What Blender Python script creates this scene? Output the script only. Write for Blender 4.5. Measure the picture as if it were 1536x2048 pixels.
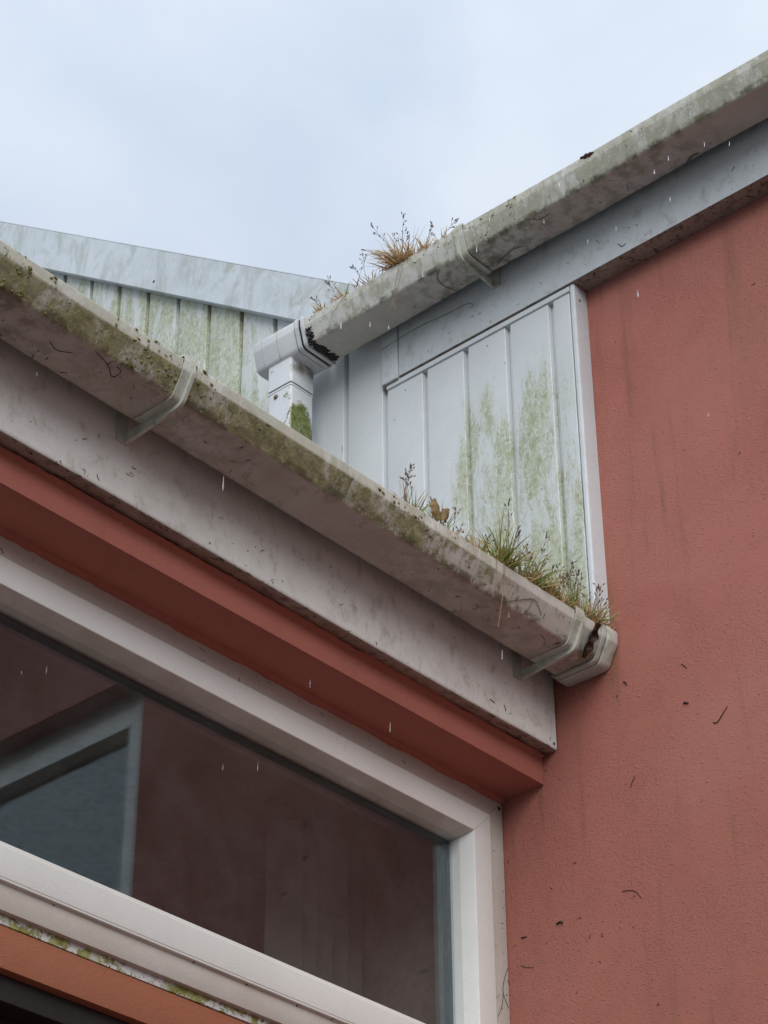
import bpy, bmesh, math, random
from mathutils import Vector, Matrix, noise as mnoise

for o in list(bpy.data.objects):
    bpy.data.objects.remove(o, do_unlink=True)
scene = bpy.context.scene
col = scene.collection

# ------------------------------------------------------------------ camera
CAM = Vector((-2.64845, -1.99188, 1.6))
PITCH, HEAD, ROLL = math.radians(34.37), math.radians(41.37), math.radians(-0.396)
_h = Vector((math.cos(HEAD), math.sin(HEAD), 0)); _r0 = Vector((math.sin(HEAD), -math.cos(HEAD), 0)); _z = Vector((0, 0, 1))
_f = _h * math.cos(PITCH) + _z * math.sin(PITCH)
_u0 = -_h * math.sin(PITCH) + _z * math.cos(PITCH)
_r = _r0 * math.cos(ROLL) + _u0 * math.sin(ROLL)
_u = -_r0 * math.sin(ROLL) + _u0 * math.cos(ROLL)
cd = bpy.data.cameras.new('camera'); cam = bpy.data.objects.new('camera', cd); col.objects.link(cam)
cam.matrix_world = Matrix(((_r.x, _u.x, -_f.x, CAM.x), (_r.y, _u.y, -_f.y, CAM.y), (_r.z, _u.z, -_f.z, CAM.z), (0, 0, 0, 1)))
cd.sensor_fit = 'VERTICAL'; cd.sensor_height = 36.0; cd.lens = 4583.0 / 2048.0 * 36.0
cd.clip_start = 0.05; cd.clip_end = 2000
scene.camera = cam

# ------------------------------------------------------------------ world, sun, exposure
SUN_EL, SUN_AZ = math.radians(38), math.radians(225)      # azimuth: direction towards the sun, from +x counter-clockwise
W = bpy.data.worlds.new('World'); scene.world = W; W.use_nodes = True
wn, wl = W.node_tree.nodes, W.node_tree.links
wn.clear()
w_out = wn.new('ShaderNodeOutputWorld'); w_bg = wn.new('ShaderNodeBackground')
w_sky = wn.new('ShaderNodeTexSky'); w_sky.sky_type = 'NISHITA'; w_sky.sun_disc = False
w_sky.sun_elevation = SUN_EL; w_sky.sun_rotation = math.radians(90) - SUN_AZ
w_tc = wn.new('ShaderNodeTexCoord')
w_n = wn.new('ShaderNodeTexNoise'); w_n.inputs['Scale'].default_value = 5.5; w_n.inputs['Detail'].default_value = 5; w_n.inputs['Roughness'].default_value = 0.5
w_n.inputs['Distortion'].default_value = 0.4
w_r = wn.new('ShaderNodeValToRGB')
w_r.color_ramp.elements[0].position = 0.38; w_r.color_ramp.elements[0].color = (0.430, 0.495, 0.590, 1)
w_r.color_ramp.elements[1].position = 0.66; w_r.color_ramp.elements[1].color = (0.535, 0.585, 0.655, 1)
w_sc = wn.new('ShaderNodeVectorMath'); w_sc.operation = 'SCALE'; w_sc.inputs['Scale'].default_value = 10.0
w_mx = wn.new('ShaderNodeMix'); w_mx.data_type = 'RGBA'; w_mx.inputs[0].default_value = 0.93
w_sep = wn.new('ShaderNodeSeparateXYZ'); wl.new(w_tc.outputs['Generated'], w_sep.inputs[0])
w_el = wn.new('ShaderNodeMapRange'); w_el.inputs['From Min'].default_value = 0.0; w_el.inputs['From Max'].default_value = 1.0     # overcast sky: (1 + 2 sin el) / 3
w_el.inputs['To Min'].default_value = 10.0 / 3.0 * 1.16; w_el.inputs['To Max'].default_value = 10.0 * 1.16
wl.new(w_sep.outputs['Z'], w_el.inputs['Value']); wl.new(w_el.outputs['Result'], w_sc.inputs['Scale'])
wl.new(w_tc.outputs['Generated'], w_n.inputs['Vector']); wl.new(w_n.outputs['Fac'], w_r.inputs['Fac'])
wl.new(w_r.outputs['Color'], w_sc.inputs[0])
wl.new(w_sky.outputs['Color'], w_mx.inputs[6]); wl.new(w_sc.outputs['Vector'], w_mx.inputs[7])
wl.new(w_mx.outputs[2], w_bg.inputs['Color']); w_bg.inputs['Strength'].default_value = 0.1
wl.new(w_bg.outputs['Background'], w_out.inputs['Surface'])

sd = bpy.data.lights.new('sun', 'SUN'); sd.energy = 1.5; sd.angle = math.radians(56); sd.color = (1.0, 0.985, 0.965)
sun = bpy.data.objects.new('sun', sd); col.objects.link(sun)
_sdir = Vector((math.cos(SUN_EL) * math.cos(SUN_AZ), math.cos(SUN_EL) * math.sin(SUN_AZ), math.sin(SUN_EL)))
sun.rotation_euler = _sdir.to_track_quat('Z', 'Y').to_euler()
vs = scene.view_settings
vs.view_transform = 'Standard'; vs.look = 'None'; vs.exposure = 0.74; vs.gamma = 1.0; vs.use_curve_mapping = False

# ------------------------------------------------------------------ node helper
class NB:
    def __init__(s, name):
        s.m = bpy.data.materials.new(name); s.m.use_nodes = True
        s.nt = s.m.node_tree; s.nt.nodes.clear()
        s.out = s.nt.nodes.new('ShaderNodeOutputMaterial')
        s.geo = s.nt.nodes.new('ShaderNodeNewGeometry')
        s.P = s.geo.outputs['Position']
        s._sp = None; s._sn = None
    def node(s, t, **kw):
        n = s.nt.nodes.new(t)
        for k, v in kw.items(): setattr(n, k, v)
        return n
    def put(s, sock, v):
        if isinstance(v, bpy.types.NodeSocket): s.nt.links.new(v, sock)
        else: sock.default_value = v
    def sep(s):
        if not s._sp:
            n = s.node('ShaderNodeSeparateXYZ'); s.put(n.inputs[0], s.P); s._sp = n.outputs
        return s._sp
    def nrm(s):
        if not s._sn:
            n = s.node('ShaderNodeSeparateXYZ'); s.put(n.inputs[0], s.geo.outputs['True Normal']); s._sn = n.outputs
        return s._sn
    def vscale(s, v, sc):
        n = s.node('ShaderNodeVectorMath', operation='MULTIPLY'); s.put(n.inputs[0], v); n.inputs[1].default_value = sc; return n.outputs[0]
    def noise(s, scale, detail=4, rough=0.55, dist=0.0, vec=None, stretch=None, off=None):
        v = vec or s.P
        if stretch: v = s.vscale(v, stretch)
        if off is not None:
            a = s.node('ShaderNodeVectorMath', operation='ADD'); s.put(a.inputs[0], v); a.inputs[1].default_value = (off, off * 1.7, off * .6); v = a.outputs[0]
        n = s.node('ShaderNodeTexNoise'); s.put(n.inputs['Vector'], v)
        n.inputs['Scale'].default_value = scale; n.inputs['Detail'].default_value = min(detail, 4)
        n.inputs['Roughness'].default_value = rough; n.inputs['Distortion'].default_value = dist
        return n.outputs['Fac']
    def vor(s, scale, feature='F1', stretch=None, rnd=1.0):
        v = s.vscale(s.P, stretch) if stretch else s.P
        n = s.node('ShaderNodeTexVoronoi', feature=feature); s.put(n.inputs['Vector'], v); n.inputs['Scale'].default_value = scale
        n.inputs['Randomness'].default_value = rnd
        return n.outputs['Distance']
    def mr(s, v, a, b, c=0.0, d=1.0, smooth=True):
        n = s.node('ShaderNodeMapRange', interpolation_type='SMOOTHSTEP' if smooth else 'LINEAR')
        s.put(n.inputs['Value'], v); n.inputs['From Min'].default_value = a; n.inputs['From Max'].default_value = b
        n.inputs['To Min'].default_value = c; n.inputs['To Max'].default_value = d
        return n.outputs['Result']
    def mth(s, op, a, b=0.0, clamp=False):
        n = s.node('ShaderNodeMath', operation=op, use_clamp=clamp); s.put(n.inputs[0], a); s.put(n.inputs[1], b); return n.outputs[0]
    def mul(s, *a):
        r = a[0]
        for b in a[1:]: r = s.mth('MULTIPLY', r, b)
        return r
    def add(s, *a):
        r = a[0]
        for b in a[1:]: r = s.mth('ADD', r, b)
        return r
    def inv(s, a): return s.mth('SUBTRACT', 1.0, a)
    def mx(s, a, b): return s.mth('MAXIMUM', a, b)
    def mix(s, f, a, b, blend='MIX'):
        n = s.node('ShaderNodeMix', data_type='RGBA', blend_type=blend)
        s.put(n.inputs[0], f)
        for i, c in ((6, a), (7, b)):
            s.put(n.inputs[i], c if isinstance(c, bpy.types.NodeSocket) else (*c, 1.0))
        return n.outputs[2]
    def bump(s, hgt, dist=0.001, strength=1.0, normal=None):
        n = s.node('ShaderNodeBump'); s.put(n.inputs['Height'], hgt); n.inputs['Distance'].default_value = dist; n.inputs['Strength'].default_value = strength
        if normal: s.put(n.inputs['Normal'], normal)
        return n.outputs[0]
    def bsdf(s, color, rough=0.5, normal=None, spec=0.5, **kw):
        n = s.node('ShaderNodeBsdfPrincipled')
        s.put(n.inputs['Base Color'], color if isinstance(color, bpy.types.NodeSocket) else (*color, 1.0))
        s.put(n.inputs['Roughness'], rough); n.inputs['Specular IOR Level'].default_value = spec
        if normal: s.put(n.inputs['Normal'], normal)
        for k, v in kw.items(): s.put(n.inputs[k], v)
        s.nt.links.new(n.outputs[0], s.out.inputs['Surface'])
        return s.m

# ------------------------------------------------------------------ materials
def render_paint(name, base, alt, stains=1.0, bump=1.0):
    """painted, trowelled render"""
    N = NB(name)
    big = N.noise(1.6, 4, .55); mid = N.noise(14, 5, .6)
    c = N.mix(N.mr(big, .3, .72), base, alt)
    fade = N.noise(3.1, 4, .6, .4, off=14.0)
    c = N.mix(N.mul(N.mr(fade, .50, .72), .12 * stains), c, (.50, .25, .205))
    c = N.mix(N.mul(N.mr(fade, .48, .30), .35 * stains), c, (.33, .105, .078))
    c = N.mix(N.mul(N.mr(mid, .45, .8), .35), c, tuple(x * .80 for x in base))
    st = N.noise(5.0, 5, .6, stretch=(2.2, 2.2, .28), off=3.1)
    gate = N.mr(N.noise(1.4, 3, .5, off=9.0), .42, .68)
    c = N.mix(N.mul(N.mr(st, .5, .74), gate, .45 * stains), c, (.15, .085, .048))
    st2 = N.noise(16.0, 4, .6, stretch=(2.0, 2.0, .16), off=7.7)
    c = N.mix(N.mul(N.mr(st2, .56, .76), .38 * stains), c, (.21, .105, .055))
    fine = N.noise(420, 3, .6)
    c = N.mix(N.mul(N.mr(fine, .55, .8), .22), c, tuple(x * .62 for x in base))
    dots = N.mul(N.mr(N.vor(46), .0, .055, 1, 0), N.mr(N.noise(9, 2, .5, off=2.2), .53, .6))
    c = N.mix(N.mul(dots, .8), c, (.035, .02, .016))
    pale = N.mul(N.mr(N.vor(31), .0, .045, 1, 0), N.mr(N.noise(7, 2, .5, off=5.2), .56, .62))
    c = N.mix(N.mul(pale, .5), c, tuple(min(1, x * 1.6 + .08) for x in base))
    amt = N.mr(N.noise(4.5, 3, .6, off=1.2), .33, .62, .15, 1.35)
    wr = N.noise(240, 2, .6, .3, stretch=(1, 1, 2.3)); gr = N.noise(520, 2, .6)
    pits = N.mul(N.mr(wr, .53, .74), amt, -1.0)
    nubs = N.mul(N.mr(N.noise(140, 2, .5, .2, stretch=(1, 1, 1.6), off=6), .58, .76), .6)
    h = N.add(pits, nubs, N.mul(gr, .22), N.mul(mid, .8))
    return N.bsdf(c, .82, N.bump(h, .0027 * bump, .55), spec=.25)

def upvc(name, base=(.69, .685, .635), layers=(), grime=.35, specks=.6, rough=.42, film=(.36, .31, .25), bump=.0006):
    """weathered white plastic; layers = callables (N, colour) -> colour"""
    N = NB(name)
    c = N.mix(N.mr(N.noise(3.0, 4, .6), .3, .75), base, tuple(x * .90 for x in base))
    g = N.noise(22, 6, .68, .6, off=4.0)
    c = N.mix(N.mul(N.mr(g, .42, .82), grime), c, film)
    g2 = N.noise(130, 4, .65, off=8.0)
    c = N.mix(N.mul(N.mr(g2, .52, .85), grime * .6), c, tuple(x * .7 for x in film))
    N.extra_h = None
    for L in layers: c = L(N, c)
    sp = N.mul(N.mr(N.vor(150), .05, .17, 1, 0), N.mr(N.noise(17, 4, .6, off=6.0), .54, .66))
    c = N.mix(N.mul(sp, specks), c, (.05, .043, .035))
    h = N.add(N.noise(260, 3, .6), N.mul(g, .6))
    if N.extra_h: h = N.add(h, N.extra_h)
    return N.bsdf(c, N.mr(g, .3, .8, rough - .08, rough + .3), N.bump(h, bump, .6), spec=.4)

ALG_D, ALG_M, ALG_L = (.12, .112, .040), (.26, .245, .095), (.44, .42, .24)

def algae_colour(N, off=0.0):
    a = N.noise(70, 5, .7, off=2.0 + off)
    c = N.mix(N.mr(a, .35, .62), ALG_D, ALG_M)
    c = N.mix(N.mr(N.noise(24, 4, .6, off=5 + off), .45, .75), c, (.36, .335, .225))
    return N.mix(N.mr(a, .58, .74), c, ALG_L)

def gutter_layers(axis, dense_a, dense_b, zb, lip_z, amount=1.0, mott=1.0, film=.75):
    """axis: 1 gutter faces -y (runs along x), 0 faces -x (runs along y)"""
    def L(N, c):
        run = N.sep()[1 - axis] ; zz = N.sep()[2]
        front = N.mr(N.nrm()[axis], -.45, -.75)
        under = N.mr(N.nrm()[2], -.6, -.9)
        dens = N.mr(run, dense_a, dense_b, -.08, .15)
        a = N.add(N.noise(8.5, 6, .66, .5, off=1.0), N.mul(N.mth('SUBTRACT', N.noise(75, 5, .7, .3, stretch=(1, 1, .4), off=3.0), .5), .75), dens)
        lip = N.mr(zz, lip_z - .004, lip_z + .003, 1.0, .30)
        m = N.mul(N.mr(a, .47, .63), front, lip, amount)
        # grey-green film over the whole face
        c = N.mix(N.mul(front, N.mr(N.noise(13, 5, .6, off=7), .25, .6), film), c, (.47, .46, .40))
        c = N.mix(N.mul(N.mr(a, .40, .52), front, lip, .55 * amount), c, (.34, .325, .225))
        c = N.mix(N.mul(m, .85), c, algae_colour(N))
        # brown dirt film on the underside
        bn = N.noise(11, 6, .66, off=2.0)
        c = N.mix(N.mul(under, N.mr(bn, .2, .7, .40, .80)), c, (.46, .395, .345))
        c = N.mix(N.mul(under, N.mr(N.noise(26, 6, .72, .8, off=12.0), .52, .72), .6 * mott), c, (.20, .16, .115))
        # dark drip line where the front turns into the bottom
        edge = N.mul(N.mr(zz, zb - .002, zb + .003), N.mr(zz, zb + .007, zb + .014, 1, 0))
        c = N.mix(N.mul(edge, N.mr(N.noise(30, 5, .7, off=4), .40, .62), .85), c, (.10, .09, .05))
        N.extra_h = N.mul(m, N.noise(240, 4, .7), 3.0)
        return c
    return L

def cladding_layer(N, c):
    x, y, z = N.sep()
    st = N.noise(22, 5, .66, .4, stretch=(1.0, 1.0, .16), off=2.0)
    fine = N.noise(130, 4, .75, 1.4, stretch=(1, 1, .34), off=6.0)
    near = N.mul(N.mr(y, .20, .07), N.mr(z, 4.24, 3.96), .9)
    near = N.mx(near, N.mul(N.mr(y, .16, .06), N.mr(z, 3.98, 3.72), .9))
    far = N.mul(N.mr(y, .50, .66), N.mr(N.noise(4, 3, .5, off=3), .3, .6, .75, 1.1))
    reg = N.mx(near, far)
    a = N.add(N.mul(st, .75), N.mul(fine, .55), N.mul(reg, .20))
    m = N.mul(N.mr(a, .74, .90), N.mr(reg, .02, .35))
    film = N.mul(N.mr(N.add(st, N.mul(reg, .22)), .50, .85), N.mr(reg, .0, .4))
    c = N.mix(N.mul(film, .75), c, (.50, .525, .41))
    pal = N.mix(N.mr(N.noise(75, 4, .6, off=9), .38, .68), (.45, .475, .33), (.29, .305, .145))
    c = N.mix(N.mul(m, .85), c, pal)
    dk = N.mul(N.mr(N.noise(260, 2, .6, off=3), .62, .74), N.mr(reg, .05, .5), N.mr(st, .4, .6))
    c = N.mix(N.mul(dk, .7), c, (.11, .115, .045))
    pl = N.mul(N.mr(N.noise(95, 3, .65, 2.2, stretch=(1, 1, .6), off=13), .54, .60), N.mr(reg, .08, .45))
    c = N.mix(N.mul(pl, .7), c, (.63, .665, .66))
    return c

def barge_layer(N, c):
    x, y, z = N.sep()
    dirt = N.noise(18, 6, .7, .6, stretch=(1, 1, .45), off=2.5)
    c = N.mix(N.mul(N.mr(dirt, .44, .66), .6), c, (.36, .39, .36))
    run = N.noise(70, 4, .7, 1.0, stretch=(1, 1, .35), off=8)
    c = N.mix(N.mul(N.mr(run, .54, .62), N.mr(N.noise(5, 3, .6, off=1), .4, .65), .5), c, (.68, .73, .76))
    c = N.mix(N.mul(N.mr(N.noise(9, 4, .7, .6, off=21), .55, .72), .5), c, (.30, .31, .20))
    v = N.vor(34, 'DISTANCE_TO_EDGE', stretch=(1, 1.2, .5))
    c = N.mix(N.mul(N.mr(v, .02, .0), N.mr(N.noise(6, 3, .5), .45, .6), .35), c, (.72, .75, .76))
    return c

def fascia_layer(N, c):
    x, y, z = N.sep()
    c = N.mix(N.mul(N.mr(N.noise(40, 6, .72, .4, stretch=(1, 1, .6), off=2), .5, .78), .55), c, (.27, .225, .175))
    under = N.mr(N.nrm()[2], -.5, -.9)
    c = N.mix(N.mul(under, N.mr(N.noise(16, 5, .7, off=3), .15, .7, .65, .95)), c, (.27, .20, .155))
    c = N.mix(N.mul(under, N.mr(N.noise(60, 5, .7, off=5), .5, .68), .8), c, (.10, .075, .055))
    return c

def frame_layer(N, c):
    under = N.mr(N.nrm()[2], -.25, -.8)
    c = N.mix(N.mul(under, N.mr(N.noise(14, 5, .65, off=3), .2, .7, .35, .8)), c, (.43, .375, .30))
    return c

def outer_frame_layer(N, c):
    return N.mix(N.mr(N.noise(12, 5, .65, off=3), .2, .75, .3, .75), c, (.46, .41, .35))

def sill_layer(N, c):
    x, y, z = N.sep()
    a = N.add(N.noise(26, 6, .7, .8, stretch=(1, 1, 1.0), off=2), N.mul(N.mth('SUBTRACT', N.noise(120, 4, .7), .5), .4))
    low = N.mr(z, 2.7985, 2.7925)
    m = N.mul(N.mr(N.add(a, N.mul(low, .14)), .58, .64), low)
    c = N.mix(N.mul(m, N.mr(N.noise(11, 4, .6, off=8), .36, .50)), c, N.mix(N.mr(N.noise(90, 4, .7), .4, .65), (.21, .21, .05), (.40, .41, .16)))
    N.extra_h = N.mul(m, 6.0)
    return c

M = {}
M['red'] = render_paint('terracotta_render', (.42, .150, .120), (.39, .152, .115), stains=1.3)
M['red_lintel'] = render_paint('terracotta_render_sheltered', (.42, .148, .112), (.40, .142, .106), stains=.4, bump=.5)
M['orange'] = render_paint('terracotta_timber_paint', (.36, .130, .070), (.32, .122, .068), stains=.3, bump=.3)
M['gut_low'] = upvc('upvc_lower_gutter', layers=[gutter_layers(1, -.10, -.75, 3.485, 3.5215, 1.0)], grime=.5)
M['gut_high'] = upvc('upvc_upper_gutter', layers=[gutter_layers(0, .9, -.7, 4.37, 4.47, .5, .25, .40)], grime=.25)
M['clip'] = upvc('upvc_gutter_clip', (.56, .565, .50), grime=1.0, film=(.22, .205, .13))
M['outlet'] = upvc('upvc_outlet', (.66, .67, .68), grime=.35, film=(.36, .34, .30))
M['clad'] = upvc('upvc_cladding', (.67, .695, .70), layers=[cladding_layer], grime=.16, specks=.35, film=(.50, .52, .50), rough=.38)
M['trim'] = upvc('upvc_trim', (.64, .67, .69), grime=.35, film=(.46, .44, .40))
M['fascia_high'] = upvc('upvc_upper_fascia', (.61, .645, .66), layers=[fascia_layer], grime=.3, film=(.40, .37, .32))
M['barge'] = upvc('upvc_barge_board', (.60, .66, .70), layers=[barge_layer], grime=.3, specks=.35, film=(.42, .44, .40))
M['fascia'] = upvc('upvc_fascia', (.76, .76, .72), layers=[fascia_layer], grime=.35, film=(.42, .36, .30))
M['frame_out'] = upvc('upvc_outer_frame', (.62, .60, .56), layers=[outer_frame_layer], grime=.35, specks=.4, film=(.40, .35, .29))
M['frame'] = upvc('upvc_sash', (.75, .75, .715), layers=[frame_layer], grime=.14, specks=.3, film=(.52, .49, .44), rough=.33)
M['sill'] = upvc('upvc_sill', (.70, .70, .68), layers=[sill_layer], grime=.2)

def simple(name, colr, rough=.6, var=.25, scale=60, spec=.4, bump=.0005):
    N = NB(name)
    c = N.mix(N.mr(N.noise(scale, 5, .65), .3, .75), colr, tuple(x * (1 - var) for x in colr))
    return N.bsdf(c, rough, N.bump(N.noise(scale * 4, 3, .6), bump, .6), spec=spec)

M['rubber'] = simple('perished_black_seal', (.018, .016, .014), .55)
M['dark'] = simple('dark_recess', (.022, .019, .018), .8)  # near-black: shade painted into recess and barge gap; plain dark for screws, pipe joint
M['soil'] = simple('gutter_silt', (.055, .038, .025), .95, .5, 140, bump=.004)
M['screw'] = simple('rusty_screw', (.16, .115, .085), .5)
M['roof'] = simple('grey_roof_sheet', (.16, .165, .17), .6)
M['inside'] = simple('room_paint', (.42, .36, .34), .9)
M['dim_room'] = simple('dim_room_shade', (.05, .052, .057), .9)  # near-black room walls: the unlit room's darkness is put into the colour
M['spacer'] = simple('pane_spacer', (.03, .03, .033), .5)
M['debris'] = simple('dried_debris', (.055, .044, .032), .85, .4, 200)
M['twig'] = simple('twig_bark', (.085, .045, .025), .8, .4, 200)
M['root'] = simple('pale_root', (.33, .22, .12), .8, .4, 90)
M['leaf_brown'] = simple('brown_leaf', (.115, .040, .018), .45, .5, 70)
M['leaf_buff'] = simple('buff_leaf', (.50, .36, .17), .6, .45, 90)
M['leaf_green'] = simple('green_leaf', (.075, .115, .025), .5, .4, 120)
M['blind'] = simple('blind_fabric', (.27, .255, .235), .9, .1)

def pipe_material():
    N = NB('upvc_downpipe')
    x, y, z = N.sep()
    base = N.mix(N.mul(N.mr(N.noise(20, 5, .65), .4, .8), .3), (.67, .69, .71), (.47, .47, .42))
    side = N.mr(N.nrm()[1], -.5, -.8)
    a = N.add(N.noise(30, 6, .7, .6, stretch=(1, 1, .5)), N.mul(N.mth('SUBTRACT', N.noise(120, 4, .7), .5), .4))
    # algae spreads from the front arris downwards
    reg = N.mr(N.add(N.mul(N.mth('SUBTRACT', 4.297, z), 14.0), N.mul(N.mth('ABSOLUTE', N.add(x, .108)), -16.0)), -.1, .75)
    m = N.mul(side, N.mr(N.add(a, N.mul(reg, .36)), .62, .84))
    frontm = N.mul(N.mr(N.nrm()[0], -.5, -.8), N.mr(N.add(a, N.mr(y, .485, .460, 0, .14), N.mr(z, 4.24, 4.18, 0, .12)), .66, .78))
    gcol = N.mix(N.mr(N.noise(85, 5, .7), .35, .65), (.075, .095, .018), (.20, .225, .075))
    c = N.mix(N.mx(m, frontm), base, gcol)
    brown = N.mul(side, N.mr(z, 4.325, 4.35), N.mr(N.noise(40, 4, .6, off=3), .3, .6))
    c = N.mix(N.mul(brown, .8), c, (.13, .085, .05))
    return N.bsdf(c, .45, N.bump(N.add(N.noise(200, 3), N.mul(m, 3)), .0006, .6))
M['pipe'] = pipe_material()

def glass_material(name, f0):
    N = NB(name)
    d = N.node('ShaderNodeVectorMath', operation='DOT_PRODUCT')
    N.put(d.inputs[0], N.geo.outputs['Normal']); N.put(d.inputs[1], N.geo.outputs['Incoming'])
    co = N.mth('ABSOLUTE', d.outputs['Value'])
    fr = N.mth('POWER', N.inv(co), 5.0)
    fr = N.add(N.mul(fr, .93), f0)
    gl = N.node('ShaderNodeBsdfGlossy'); gl.inputs['Roughness'].default_value = .012; gl.inputs['Color'].default_value = (.80, .91, 1, 1)
    tr = N.node('ShaderNodeBsdfTransparent'); tr.inputs['Color'].default_value = (.90, .93, .92, 1)
    mx = N.node('ShaderNodeMixShader'); N.put(mx.inputs[0], fr); N.put(mx.inputs[1], tr.outputs[0]); N.put(mx.inputs[2], gl.outputs[0])
    # dust and dried drops
    df = N.node('ShaderNodeBsdfDiffuse'); df.inputs['Color'].default_value = (.55, .53, .5, 1)
    dots = N.mul(N.mr(N.vor(95), .035, .085, 1, 0), N.mr(N.noise(21, 3, .6, off=4), .52, .62))
    film = N.mul(N.mr(N.noise(9, 6, .7, .5), .3, .8), .022)
    m2 = N.node('ShaderNodeMixShader'); N.put(m2.inputs[0], N.add(N.mul(dots, .25), film)); N.put(m2.inputs[1], mx.outputs[0]); N.put(m2.inputs[2], df.outputs[0])
    N.nt.links.new(m2.outputs[0], N.out.inputs['Surface'])
    return N.m
M['glass'] = glass_material('window_glass', .078)
M['glass_plain'] = glass_material('plain_window_glass', .042)

def water_material():
    N = NB('rain_water')
    return N.bsdf((.95, .97, 1.0), .03, **{'Transmission Weight': .9, 'IOR': 1.33})
M['water'] = water_material()

def grass_material(name, a, b, tip):
    N = NB(name)
    oi = N.node('ShaderNodeObjectInfo')
    at = N.node('ShaderNodeAttribute', attribute_name='along')
    at2 = N.node('ShaderNodeAttribute', attribute_name='tint')
    c = N.mix(at2.outputs['Fac'], a, b)
    c = N.mix(N.mr(at.outputs['Fac'], .45, 1.0), c, tip)
    bs = N.node('ShaderNodeBsdfPrincipled'); N.put(bs.inputs['Base Color'], c); bs.inputs['Roughness'].default_value = .55
    tl = N.node('ShaderNodeBsdfTranslucent'); N.put(tl.inputs['Color'], c)
    mx = N.node('ShaderNodeMixShader'); mx.inputs[0].default_value = .3; N.put(mx.inputs[1], bs.outputs[0]); N.put(mx.inputs[2], tl.outputs[0])
    N.nt.links.new(mx.outputs[0], N.out.inputs['Surface'])
    return N.m
M['grass'] = grass_material('living_grass', (.13, .21, .035), (.34, .37, .09), (.48, .42, .16))
M['straw'] = grass_material('dry_grass', (.34, .16, .06), (.54, .37, .16), (.60, .47, .26))
M['seed'] = grass_material('seed_head', (.13, .085, .055), (.24, .19, .10), (.17, .12, .085))
def moss_material():
    N = NB('moss_cushion')
    c = N.mix(N.mr(N.noise(60, 5, .7), .35, .65), (.15, .145, .045), (.32, .30, .11))
    c = N.mix(N.mr(N.noise(25, 4, .6, off=3), .5, .7), c, (.33, .30, .19))
    return N.bsdf(c, .95, N.bump(N.noise(700, 3), .002, .8), spec=.1)
M['moss'] = moss_material()
def ground_material():
    N = NB('paving')
    c = N.mix(N.mr(N.noise(.5, 5, .6), .3, .7), (.065, .062, .058), (.05, .048, .045))
    c = N.mix(N.mul(N.mr(N.noise(40, 4, .7), .5, .8), .5), c, (.05, .047, .043))
    return N.bsdf(c, .8, N.bump(N.noise(120, 4), .003, .5))
M['ground'] = ground_material()

# ------------------------------------------------------------------ mesh helpers
def link(name, me, m=None, parent=None):
    o = bpy.data.objects.new(name, me)
    if m is not None and me is not None and not me.materials:
        me.materials.append(M[m] if isinstance(m, str) else m)
    col.objects.link(o)
    if parent is not None: o.parent = parent
    return o

def tag(o, label, cat=None, group=None, kind=None):
    o['label'] = label
    if cat: o['category'] = cat
    if group: o['group'] = group
    if kind: o['kind'] = kind
    return o

def thing(name, label, cat, group=None):
    o = bpy.data.objects.new(name, None); o.empty_display_size = .1; col.objects.link(o)
    return tag(o, label, cat, group)

def done(bm, smooth=None):
    bmesh.ops.recalc_face_normals(bm, faces=bm.faces)
    me = bpy.data.meshes.new('mesh'); bm.to_mesh(me); bm.free()
    if smooth is not None:
        for p in me.polygons: p.use_smooth = True
        me.set_sharp_from_angle(angle=math.radians(smooth))
    return me

def add_box(bm, x0, x1, y0, y1, z0, z1):
    v = [bm.verts.new((x, y, z)) for z in (z0, z1) for x, y in ((x0, y0), (x1, y0), (x1, y1), (x0, y1))]
    for f in ((3, 2, 1, 0), (4, 5, 6, 7), (0, 1, 5, 4), (1, 2, 6, 5), (2, 3, 7, 6), (3, 0, 4, 7)):
        bm.faces.new([v[i] for i in f])
    return v

def box(name, dims, m, parent=None, bev=.0, seg=2):
    bm = bmesh.new(); add_box(bm, *dims)
    if bev:
        bmesh.ops.bevel(bm, geom=list(bm.edges), offset=bev, segments=seg, profile=.6, affect='EDGES')
    return link(name, done(bm, 40 if bev else None), m, parent)

def round_path(pts, rad, n=4, closed=False):
    """round the corners of a 2-D polyline"""
    out = []; k = len(pts)
    for i, p in enumerate(pts):
        r = rad[i] if isinstance(rad, (list, tuple)) else rad
        if (not closed and i in (0, k - 1)) or r <= 0:
            out.append(tuple(p)); continue
        a = Vector(pts[i - 1]) - Vector(p); b = Vector(pts[(i + 1) % k]) - Vector(p)
        ang = a.angle(b); t = min(r / math.tan(ang / 2), a.length * .48, b.length * .48)
        p0 = Vector(p) + a.normalized() * t; p1 = Vector(p) + b.normalized() * t
        for j in range(n + 1):
            u = j / n
            q = p0 * (1 - u) ** 2 + Vector(p) * 2 * u * (1 - u) + p1 * u * u
            out.append((q.x, q.y))
    return out

def offset_path(pts, d):
    """offset an open 2-D polyline to its left by d"""
    V = [Vector(p) for p in pts]; out = []
    for i, p in enumerate(V):
        t0 = (V[i] - V[i - 1]).normalized() if i > 0 else None
        t1 = (V[i + 1] - V[i]).normalized() if i < len(V) - 1 else None
        ns = [Vector((-t.y, t.x)) for t in (t0, t1) if t is not None]
        n = sum(ns, Vector((0, 0))); n.normalize()
        k = 1.0 / max(.5, n.dot(ns[0]))
        q = p + n * d * k; out.append((q.x, q.y))
    return out

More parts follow.
